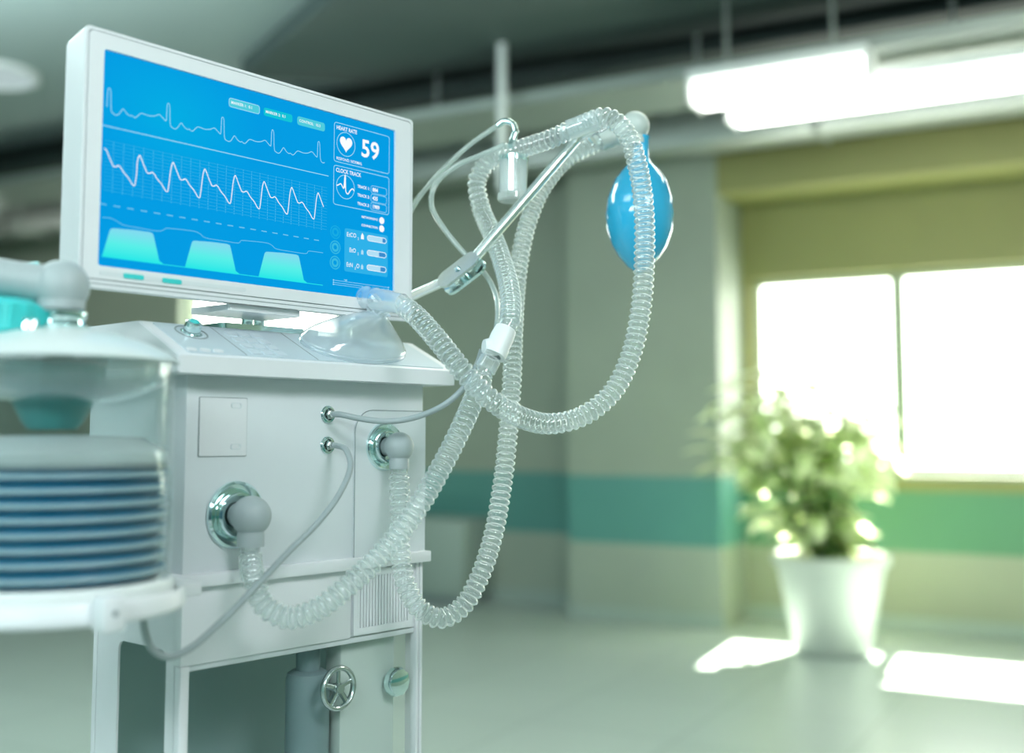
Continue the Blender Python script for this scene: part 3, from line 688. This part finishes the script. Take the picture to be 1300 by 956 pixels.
# ================================================================== BELLOWS JAR and its tray
JC = at(72, 555, 1.2); JX, JY = JC.x, JC.y
tray = thing('jar_tray', 'white round tray bracket on the left side of the ventilator holding the glass jar', 'tray', (JX, JY, .9715), MY)
obj('tray_ring', lathe(B(), [(0, .006), (.1215, .006), (.123, .012), (.126, .020), (.130, .022), (.133, .018), (.134, .004), (.131, 0), (0, 0)], 72), 'shell', tray)
jl = MM.inverted() @ Vector((JX, JY, 0))
bm = B(); box(bm, jl.x + .118, -.0175, jl.y + .005, jl.y + .075, .968, .984, .002, 2, MM); obj('bracket_arm', bm, 'shell', tray, world=True)
q = at(141, 778, 1.09) ; bm = B()
cl = tray.matrix_basis.inverted() @ q
box(bm, cl.x - .012, cl.x + .012, cl.y - .008, cl.y + .016, cl.z - .018, cl.z + .016, .004); obj('clamp_block', bm, 'shell', tray)
obj('clamp_screw', lathe(B(), [(0, .0015), (.0025, .001), (.003, 0), (0, 0)], 16, Matrix.Translation((cl.x, cl.y - .008, cl.z)) @ FR), 'seam', tray)

jar = thing('bellows_jar', 'clear glass jar of blue ribbed bellows with a grey elbow on its lid', 'bellows jar', (JX, JY, .9777), 0)
b0 = .9777
Zl = lambda z: z - b0
obj('base_ring', lathe(B(), [(0, 0), (.119, 0), (.1205, .006), (.1225, .018), (.1215, .0235), (.118, .0265), (0, .0265)], 72), 'whitepl', jar)
# bellows: alternating pleats
ztop, zbot, npl = Zl(1.119), Zl(1.006), 8
dz = (ztop - zbot) / npl
pr = [(0, zbot)]
for k in range(npl):
    z = zbot + k * dz; pr += [(.103, z + dz * .02), (.108, z + dz * .18), (.1120, z + dz * .38), (.1120, z + dz * .70), (.108, z + dz * .84), (.103, z + dz * .98)]
pr += [(0, ztop)]
bl = obj('bellows', lathe(B(), pr, 72), 'bellow', jar)
for k in range(npl):
    z = zbot + (k + .54) * dz
    obj('bellows_seam', lathe(B(), [(.1105, z - .0024), (.1132, z - .0022), (.1142, z), (.1132, z + .0022), (.1105, z + .0024)], 72, closed=True), 'bellowrim', bl)
obj('seal_ring', lathe(B(), [(.104, ztop + .0005), (.1135, ztop + .0005), (.1140, ztop + .0040), (.104, ztop + .0040)], 72, closed=True), 'seam', jar)
obj('bellows_plate', lathe(B(), [(0, ztop + .0045), (.112, ztop + .0045), (.1135, ztop + .008), (.112, ztop + .016), (.088, ztop + .031), (.02, ztop + .034), (0, ztop + .034)], 72), 'bellowtop', jar)
obj('glass_wall', lathe(B(), [(.1165, .0265), (.1182, .029), (.1182, Zl(1.215)), (.1205, Zl(1.224)), (.1195, Zl(1.228)), (.1168, Zl(1.215)), (.1160, .029)], 96, closed=True), 'glass', jar)
obj('lid', lathe(B(), [(0, Zl(1.2630)), (.030, Zl(1.2628)), (.060, Zl(1.2585)), (.090, Zl(1.249)), (.112, Zl(1.239)), (.122, Zl(1.230)), (.1215, Zl(1.2285)), (.1, Zl(1.2290)), (0, Zl(1.231))], 96), 'milk', jar)
obj('inner_funnel', lathe(B(), [(.052, Zl(1.226)), (.050, Zl(1.205)), (.030, Zl(1.165)), (.024, Zl(1.158)), (.022, Zl(1.160)), (.028, Zl(1.166)), (.048, Zl(1.206)), (.050, Zl(1.226))], 64, Matrix.Translation((-.005, 0, 0))), 'funnel', jar)
obj('lid_bowl', lathe(B(), [(.1155, Zl(1.2275)), (.1150, Zl(1.213)), (.106, Zl(1.204)), (.085, Zl(1.195)), (.060, Zl(1.188)), (.0, Zl(1.185)), (0, Zl(1.190)), (.06, Zl(1.193)), (.083, Zl(1.200)), (.098, Zl(1.209)), (.104, Zl(1.2275))], 96), 'bowl', jar)
nk = obj('chrome_neck', lathe(B(), [(0, Zl(1.262)), (.030, Zl(1.262)), (.031, Zl(1.266)), (.026, Zl(1.268)), (.024, Zl(1.272)), (.026, Zl(1.276)), (.026, Zl(1.281)), (.022, Zl(1.284)), (.020, Zl(1.290)), (0, Zl(1.29))], 48), 'chrome', jar)
bm = B(); ec = Vector((0, 0, Zl(1.3085)))
bmesh.ops.create_uvsphere(bm, u_segments=32, v_segments=20, radius=.0285, matrix=Matrix.Translation(ec))
lathe(bm, [(.024, Zl(1.284)), (.0245, Zl(1.300))], 40)
dl = Vector((-1, -.25, .14)).normalized()
lathe(bm, [(.021, 0), (.0195, .05), (.020, .09), (.020, .13), (0, .13)], 40, along(ec, dl))
obj('grey_elbow', bm, 'grey', jar)
bm = B(); pts = [ec + dl * .125, ec + dl * .2, ec + dl * .26 + Vector((0, 0, -.02)), ec + dl * .30 + Vector((0, 0, -.09)), ec + dl * .31 + Vector((0, -.0, -.17))]
corrugated(bm, pts, .0175); obj('clear_hose', bm, 'hose', jar)
cc = at(-2, 415, 1.17); cz = cc.z - b0; cx_, cy_ = cc.x - JX, cc.y - JY
bm = lathe(B(), [(0, 0), (.040, 0), (.043, .004), (.041, .030), (.034, .036), (0, .037)], 36, Matrix.Translation((cx_, cy_, Zl(1.2545))))
for k in range(18):
    a = 2 * PI * k / 18; box(bm, -.002, .002, .0395, .0435, .004, .029, .001, 1, Matrix.Translation((cx_, cy_, Zl(1.2545))) @ Matrix.Rotation(a, 4, 'Z'))
obj('turquoise_cap', bm, 'cyan', jar)
bm = B(); q0 = at(50, 340, 1.26) - Vector((JX, JY, b0)); q1 = at(-40, 352, 1.24) - Vector((JX, JY, b0))
tube(bm, [q0, q0.lerp(q1, .5) + Vector((0, 0, .002)), q1, q1 + Vector((-.05, 0, -.05)), q1 + Vector((-.06, 0, -.11))], .007); obj('turquoise_line', bm, 'cyan', jar)
bm = B()
for px_, z_ in ((33, 1.2585), (43, 1.2585)):
    c_ = at(px_, 410, 1.14); lathe(bm, [(0, 0), (.0045, 0), (.0045, .013), (.003, .017), (0, .018)], 16, Matrix.Translation((c_.x - JX, c_.y - JY, Zl(1.251))))
obj('chrome_fittings', bm, 'chrome', jar)

# ================================================================== HOSES
HR = .0126
def W3(l): return [at(*p) for p in l]
def elbow_cap(parent, ball, r, into, down, mat='grey'):
    """moulded elbow: ball, short spigot into the flange, sleeve down over the hose"""
    bm = B(); bmesh.ops.create_uvsphere(bm, u_segments=36, v_segments=24, radius=r, matrix=Matrix.Translation(ball))
    d = (into - ball); lathe(bm, [(r * .72, 0), (r * .66, d.length * .7), (r * .62, d.length)], 36, along(ball, d))
    e = down - ball; lathe(bm, [(r * .70, r * .5), (r * .64, r * .8), (r * .67, r * .9), (r * .67, e.length), (r * .50, e.length), (r * .5, e.length - .004)], 36, along(ball, e))
    return obj('grey_elbow', bm, mat, parent, world=True)
# --- hose from the left port up to the white tee
pb = L(.0725, -.036, 1.0525); pd = pb + Vector((0, 0, -.0375))
lp = [pd + Vector((0, 0, .006)), pd + Vector((0, 0, -.012))] + W3([(323, 738, 1.395), (335, 768, 1.392), (366, 784, 1.395), (405, 772, 1.40), (450, 736, 1.412), (495, 692, 1.43), (533, 640, 1.45), (563, 588, 1.475), (588, 538, 1.50), (606, 495, 1.535), (617, 466, 1.55)])
h3 = thing('breathing_hose', 'clear corrugated hose from the large lower left port up to the white tee', 'breathing hose', pd, 0)
obj('corrugated_tube', corrugated(B(), lp, HR), 'hose', h3, world=True)
elbow_cap(h3, pb, .0250, L(.0725, -.008, 1.0525), pd)
bm = B(); dd = (at(628, 446, 1.555) - lp[-1]).normalized(); lathe(bm, [(.0125, -.006), (.0155, -.004), (.0155, .012), (.0125, .016)], 32, along(lp[-1], dd)); obj('end_cuff', bm, 'cuff', h3, world=True)
# --- white tee
tc_ = at(633, 438, 1.56); ax = (at(645, 408, 1.575) - at(620, 462, 1.55)).normalized()
te = thing('hose_tee', 'white plastic tee joining the corrugated hoses in mid air', 'hose connector', tc_, 0)
bm = B(); lathe(bm, [(.0105, -.018), (.0165, -.018), (.0172, -.006), (.0160, .0), (.0165, .012), (.0150, .026), (.0105, .026)], 36, along(tc_, ax)); obj('body', bm, 'whitepl', te, world=True)
sd = (at(610, 436, 1.55) - tc_).normalized(); bm = B(); lathe(bm, [(.012, 0), (.0115, .014), (.0095, .020), (0, .021)], 28, along(tc_ - ax * .004, sd)); obj('side_spigot', bm, 'whitepl', te, world=True)
# --- hose from the tee over the holder to the mask
up = tc_ + ax * .024
arch = [up, up + ax * .014] + W3([(648, 378, 1.615), (640, 340, 1.67), (626, 300, 1.73), (610, 262, 1.765), (606, 228, 1.765), (624, 202, 1.755), (658, 190, 1.735), (700, 176, 1.70), (735, 160, 1.68), (770, 149, 1.66), (792, 165, 1.65), (808, 205, 1.64), (817, 262, 1.625), (818, 330, 1.615), (813, 395, 1.605), (801, 450, 1.60), (778, 497, 1.595), (742, 527, 1.59), (700, 538, 1.575), (662, 530, 1.54), (624, 508, 1.502), (590, 474, 1.498), (556, 432, 1.52), (527, 400, 1.555), (507, 385, 1.575)])
h2 = thing('breathing_hose', 'clear corrugated hose arching over the holder and looping down to the face mask', 'breathing hose', arch[0], 0)
obj('corrugated_tube', corrugated(B(), arch, .0130), 'hose', h2, world=True)
slp = W3([(722, 165.5, 1.685), (742, 158, 1.678), (760, 151, 1.667)]); bm = B(); sweep(bm, spline(slp, .004)[0], .0158, 28); obj('clear_sleeve', bm, 'cuff', h2, world=True)
# --- hose from the right port to the bag elbow
rb = L(.323, -.034, 1.1365); rd = rb + Vector((0, 0, -.031)); be = at(806, 160, 1.80)
rp = [rd + Vector((0, 0, .006)), rd + Vector((0, 0, -.012))] + W3([(508, 650, 1.605), (508, 700, 1.60), (515, 742, 1.59), (533, 773, 1.585), (560, 785, 1.59), (587, 770, 1.60), (610, 730, 1.61), (626, 680, 1.63), (637, 620, 1.65), (645, 550, 1.67), (650, 480, 1.69), (652, 420, 1.725), (657, 350, 1.765), (668, 290, 1.78), (688, 240, 1.79), (718, 203, 1.80), (752, 184, 1.80), (778, 174, 1.80)])
h1 = thing('breathing_hose', 'clear corrugated hose from the upper right port up to the blue bag', 'breathing hose', rd, 0)
obj('corrugated_tube', corrugated(B(), rp, HR), 'hose', h1, world=True)
elbow_cap(h1, rb, .0208, L(.323, -.008, 1.1365), rd)
bm = B(); sweep(bm, spline(W3([(762, 180, 1.80), (775, 175, 1.80), (790, 169, 1.80)]), .004)[0], .0160, 28); obj('pale_sleeve', bm, 'pale', h1, world=True)
# --- blue breathing bag
bg = thing('breathing_bag', 'blue oval rubber breathing bag hanging from a pale round elbow', 'breathing bag', at(812, 345, 1.80), 0)
bm = B(); bmesh.ops.create_uvsphere(bm, u_segments=32, v_segments=20, radius=.0235, matrix=Matrix.Translation(be))
ed = at(776, 174, 1.80) - be; lathe(bm, [(.0165, 0), (.0165, ed.length * .9), (.0175, ed.length)], 32, along(be, ed)); lathe(bm, [(.0165, 0), (.0165, .030), (0, .030)], 32, along(be, Vector((.06, 0, -1)))); obj('pale_elbow', bm, 'pale', bg, world=True)
top = at(814, 173, 1.80); bot = at(811, 346, 1.80); Lb = (top - bot).length
pr = [(0, 0), (.006, .001), (.0174, .0087), (.0323, .025), (.0435, .0435), (.052, .068), (.0547, .093), (.0520, .118), (.0410, .149), (.0270, .168), (.0165, .178), (.0128, .187), (.0124, Lb - .006), (.0135, Lb - .003), (.0135, Lb), (0, Lb)]
bm = B(); lathe(bm, pr, 64, along(bot, top - bot)); obj('bag', bm, 'bag', bg, world=True, angle=60)

# --- articulated holder arm
arm = thing('holder_arm', 'jointed chrome arm reaching from behind the monitor to the hose clip', 'holder arm', L(W_ + .0, .17, 1.296), 0)
s0, j0, e0 = L(W_ - .01, .17, 1.325), at(586, 347, 1.69), at(748, 158, 1.735)
obj('mounting_post', lathe(B(), [(0, 1.2955), (.020, 1.2955), (.020, 1.300), (.011, 1.302), (.011, 1.34), (0, 1.342)], 32, MM @ Matrix.Translation((W_ - .01, .17, 0))), 'chrome', arm, world=True)
def bar(a, b, w, h, nm, bev=.0035):
    bm = B(); d = b - a; m_ = along(a, d); box(bm, -w / 2, w / 2, -h / 2, h / 2, 0, d.length, bev, 3, m_); return obj(nm, bm, 'bright', arm, world=True)
jd = (e0 - j0).normalized(); jf = (j0 - s0).normalized()
bm = B(); lathe(bm, [(0, 0), (.0075, 0), (.0075, (j0 - s0).length - .018), (0, (j0 - s0).length - .018)], 28, along(s0, jf)); obj('lower_bar', bm, 'bright', arm, world=True)
bm = B(); ln = (e0 - j0).length; lathe(bm, [(0, .016), (.0080, .016), (.0074, ln), (0, ln)], 28, along(j0, jd)); obj('upper_bar', bm, 'bright', arm, world=True)
# joint: two lozenge plates either side of a core
mid = (jf + jd).normalized(); nrm = Vector((-.15, -.75, .65)); nrm = (nrm - mid * nrm.dot(mid)).normalized(); sdv = mid.cross(nrm)
JM = Matrix.Translation(j0) @ Matrix((sdv, mid, nrm)).transposed().to_4x4()
for k in (-1, 1):
    lz = rrect(.030, .074, .0149, 10); bm = prism(B(), lz, .005, JM @ Matrix.Translation((0, 0, k * .0095 - .0025)))
    jp = obj('joint_plate', bm, 'steel' if k > 0 else 'chrome', arm, world=True)
obj('joint_core', lathe(B(), [(0, -.008), (.009, -.008), (.009, .008), (0, .008)], 28, JM), 'chrome', arm, world=True)
obj('joint_screw', lathe(B(), [(0, .0155), (.0035, .0150), (.0048, .0135), (.0048, .012), (0, .012)], 24, JM), 'chrome', arm, world=True)
# clip at the end: saddle plate under both sleeves
c1, c2 = at(715, 176, 1.72), at(766, 152, 1.70)
bm = B(); d = (c2 - c1); m_ = along(c1, d); pts = []
for s in (0, 1):
    ring = []
for ang0, ang1, rr in ((-40, 220, .0182),):
    n_ = 16; vs = []
    for z in (0, d.length):
        row = []
        for k in range(n_ + 1):
            a = math.radians(ang0 + (ang1 - ang0) * k / n_); row.append(((rr) * math.cos(a), rr * math.sin(a)))
        vs.append([bm.verts.new(m_ @ Vector((x, y, z))) for x, y in row])
    for k in range(n_): bm.faces.new((vs[0][k], vs[0][k + 1], vs[1][k + 1], vs[1][k]))
o = obj('hose_clip', bm, 'cuff', arm, world=True); md = o.modifiers.new('thickness', 'SOLIDIFY'); md.thickness = .0015
bar(at(745, 166, 1.735), at(757, 180, 1.775), .010, .006, 'clip_link', .002)
# --- water trap hanging under the hose
wt = thing('water_trap', 'small clear water trap cup hanging under the upper hose', 'water trap', at(651, 254, 1.75), 0)
tp, bt_ = at(652, 200, 1.75), at(651, 256, 1.75); hh = (tp - bt_).length; mw = along(bt_, tp - bt_)
obj('cup', lathe(B(), [(0, 0), (.0215, 0), (.0245, .003), (.0240, .012), (.0215, .014), (.0225, hh - .008), (.0225, hh), (.0205, hh), (.0200, .016), (0, .014)], 40, mw), 'cuff', wt, world=True)
obj('lid', lathe(B(), [(0, hh - .006), (.0235, hh - .006), (.0235, hh + .0015), (.010, hh + .003), (0, hh + .003)], 40, mw), 'chrome', wt, world=True)

# --- thin lines
def thin(label, pts, r=.0042, mat='cable', name='sensor_tube', cat='tube', ends=()):
    o = thing(name, label, cat, pts[0], 0)
    obj('line', tube(B(), pts, r, .005, 12), mat, o, world=True)
    return o
a0 = L(.2207, -.0145, 1.181)
t1 = thin('thin grey line from the upper small socket curving right to the tee', [a0, L(.2207, -.028, 1.1805)] + W3([(455, 531, 1.55), (492, 535, 1.56), (530, 529, 1.57), (567, 512, 1.575), (592, 488, 1.575), (607, 460, 1.575), (612, 444, 1.570)]))
a1 = L(.2207, -.0145, 1.139)
t2 = thin('thin grey line from the lower small socket sagging left below the tray', [a1, L(.2207, -.024, 1.138)] + W3([(440, 572, 1.52), (445, 592, 1.505), (432, 625, 1.48), (405, 662, 1.45), (365, 702, 1.41), (320, 750, 1.36), (278, 792, 1.32), (240, 824, 1.285), (212, 834, 1.26), (192, 822, 1.24), (184, 800, 1.225), (182, 786, 1.22)]), .0040)
t3 = thin('frosted line looping from the chrome hook through the arm joint down to the tee', W3([(640, 184, 1.715), (610, 197, 1.73), (575, 213, 1.745), (552, 236, 1.745), (548, 262, 1.735), (565, 292, 1.725), (590, 322, 1.72), (612, 343, 1.715), (628, 370, 1.68), (632, 395, 1.63), (630, 418, 1.575)]), .0040, 'airline')
t4 = thin('frosted line running from behind the monitor up to the chrome hook', W3([(505, 300, 1.80), (530, 254, 1.79), (560, 218, 1.78), (595, 185, 1.765), (628, 162, 1.75), (636, 158, 1.745)]), .0038, 'airline')
bm = B(); tube(bm, W3([(632, 160, 1.748), (640, 154, 1.745), (650, 157, 1.742), (654, 168, 1.738), (650, 180, 1.735), (648, 186, 1.73)]), .0052, .004, 14); obj('chrome_hook', bm, 'chrome', t4, world=True)

# ================================================================== MASK on the sloping panel
mk = thing('face_mask', 'clear soft face mask lying on the right end of the control panel', 'face mask', L(.268, .005, 1.268), MY)
bm = B(); ns, nr = 56, 22; rows = []
ub, wb = .276, .012
def outline(t):            # rounded triangle: blunt to the left, pointed to the right
    c, s = math.cos(t), math.sin(t); rx = .088 if c > 0 else .086; return Vector((rx * c, .046 * s * (1 - .20 * c), 0))
slope_m = Matrix.Translation((ub, -.035 + .0447, 1.2495 + .0222 + .0035)) @ Matrix.Rotation(ang, 4, 'X')
rows = []
for j in range(nr + 1):
    f = j / nr
    if f < .18: k = 1.0 + .05 * math.sin(PI * f / .18); z = .010 * (f / .18)
    else:
        g = (f - .18) / .82; k = max(0, 1 - g) ** .62 * (1 - .15 * g) + .0; z = .010 + .046 * math.sin(g * PI / 2) ** .9
    row = []
    for i in range(ns):
        p = outline(2 * PI * i / ns) * k
        g2 = min(1, max(0, (f - .18) / .82))
        nc = Vector((.030, .000, 0)); r0 = .0125
        ring_p = nc + Vector((r0 * math.cos(2 * PI * i / ns), r0 * math.sin(2 * PI * i / ns), 0))
        q = p.lerp(ring_p, g2 ** 1.6) if g2 < 1 else ring_p
        row.append(bm.verts.new(Vector((q.x, q.y, z))))
    rows.append(row)
for a, b in zip(rows, rows[1:]):
    for i in range(ns): bm.faces.new((a[i], a[(i + 1) % ns], b[(i + 1) % ns], b[i]))
bm.transform(MM @ slope_m)
obj('dome', bm, 'mask', mk, world=True, angle=70)
bm = B(); pth = [MM @ slope_m @ (outline(2 * PI * i / 60) * 1.0) for i in range(61)]; sweep(bm, pth, .0042, 12); obj('cushion_rim', bm, 'mask', mk, world=True, angle=70)
nb = MM @ slope_m @ Vector((.030, 0, .054)); jn = at(468, 378, nb.y - .005); ee = arch[-1]
bm = B(); lathe(bm, [(.0170, -.004), (.0175, .003), (.0135, .006), (.0125, (jn - nb).length), (0, (jn - nb).length)], 36, along(nb, jn - nb)); obj('swivel_neck', bm, 'elbow', mk, world=True)
bk = jn + (jn - ee).normalized() * .014
bm = B(); lathe(bm, [(0, 0), (.0125, .0005), (.0155, .004), (.0165, .008), (.0165, .011), (.0152, .013), (.0152, .026), (.0165, .028), (.0165, .031), (.0152, .033), (.0155, (ee - bk).length * .82), (.0145, (ee - bk).length * .86), (.0142, (ee - bk).length + .006)], 36, along(bk, ee - bk)); obj('elbow', bm, 'elbow', mk, world=True)

# ================================================================== LIGHT
def area(name, loc, target, sx, sy, power, col, spread=PI):
    l = bpy.data.lights.new(name, 'AREA'); l.shape = 'RECTANGLE'; l.size = sx; l.size_y = sy; l.energy = power; l.color = col; l.spread = spread
    o = bpy.data.objects.new(name, l); COL.objects.link(o); o.location = loc; o.rotation_euler = (Vector(target) - Vector(loc)).to_track_quat('-Z', 'Y').to_euler(); return o
area('unseen_fill_light', (1.5, -.2, 2.5), (-.15, 1.6, 1.05), 1.5, .8, 80, (.92, .95, 1))  # added fill, soft frontal light on the machine
area('unseen_fill_light', (-1.9, .2, 3.0), (-.4, 1.5, 1.1), 1.2, .6, 18, (.85, .96, 1))  # added weaker fill on the machine from the left
area('unseen_fill_light', (-2.6, 3.6, 3.15), (-2.6, 3.6, 0), 2.2, .8, 85, (.80, 1, .95))  # added fill to brighten the left of the room
area('unseen_fill_light', (1.2, 3.4, 3.15), (1.2, 3.4, 0), 2.2, .8, 45, (.95, 1, .85))  # added fill to brighten the right of the room
area('ceiling_fill_light', (-1.2, -1.5, 2.3), (-1.0, .2, 3.3), 2.5, .6, 90, (.84, .98, 1))  # added fill behind the camera, bounced off the ceiling
area('ceiling_fill_light', (-2.6, 4.6, 2.45), (-2.4, 5.0, 3.3), 2.2, .3, 40, (.84, .98, 1))  # second added fill, brightens the far ceiling
area('unseen_fill_light', (2.6, -.9, 3.1), (2.0, -2.5, 1.6), 1.6, .5, 45, (.85, 1, 1))  # added fill that lights the rear wall for reflections in the chrome
# daylight at the window: the sky outside and the sun
def win_portal(a0, a1, z0, z1):
    c = RM @ Vector(((a0 + a1) / 2, SW + .19, (z0 + z1) / 2)); inn = RM @ Vector(((a0 + a1) / 2, SW - 1, (z0 + z1) / 2))
    o = area('window_portal', c, inn, a1 - a0, z1 - z0, 1, (1, 1, 1)); o.data.cycles.is_portal = True
win_portal(W0, W1, ZS, ZT); win_portal(wa0, wa1, wz0, wz1)
sun = bpy.data.lights.new('sun', 'SUN'); sun.energy = 85; sun.angle = math.radians(.8); sun.color = (1, .96, .80)
so = bpy.data.objects.new('sun', sun); COL.objects.link(so)
el = math.radians(50); azd = RM.to_3x3() @ Vector((.08, -1, 0)); azd.normalize()
so.rotation_euler = (azd * math.cos(el) + Vector((0, 0, -math.sin(el)))).to_track_quat('-Z', 'Y').to_euler()
w = bpy.data.worlds.new('daylight'); scn.world = w; w.use_nodes = True
w.node_tree.nodes['Background'].inputs[0].default_value = (1, 1, .90, 1); w.node_tree.nodes['Background'].inputs[1].default_value = 9.0

vs_ = scn.view_settings; vs_.view_transform = 'Standard'; vs_.look = 'None'; vs_.gamma = 1; vs_.use_curve_mapping = False; vs_.exposure = 0
scn.cycles.transparent_max_bounces = 48; scn.cycles.max_bounces = 10
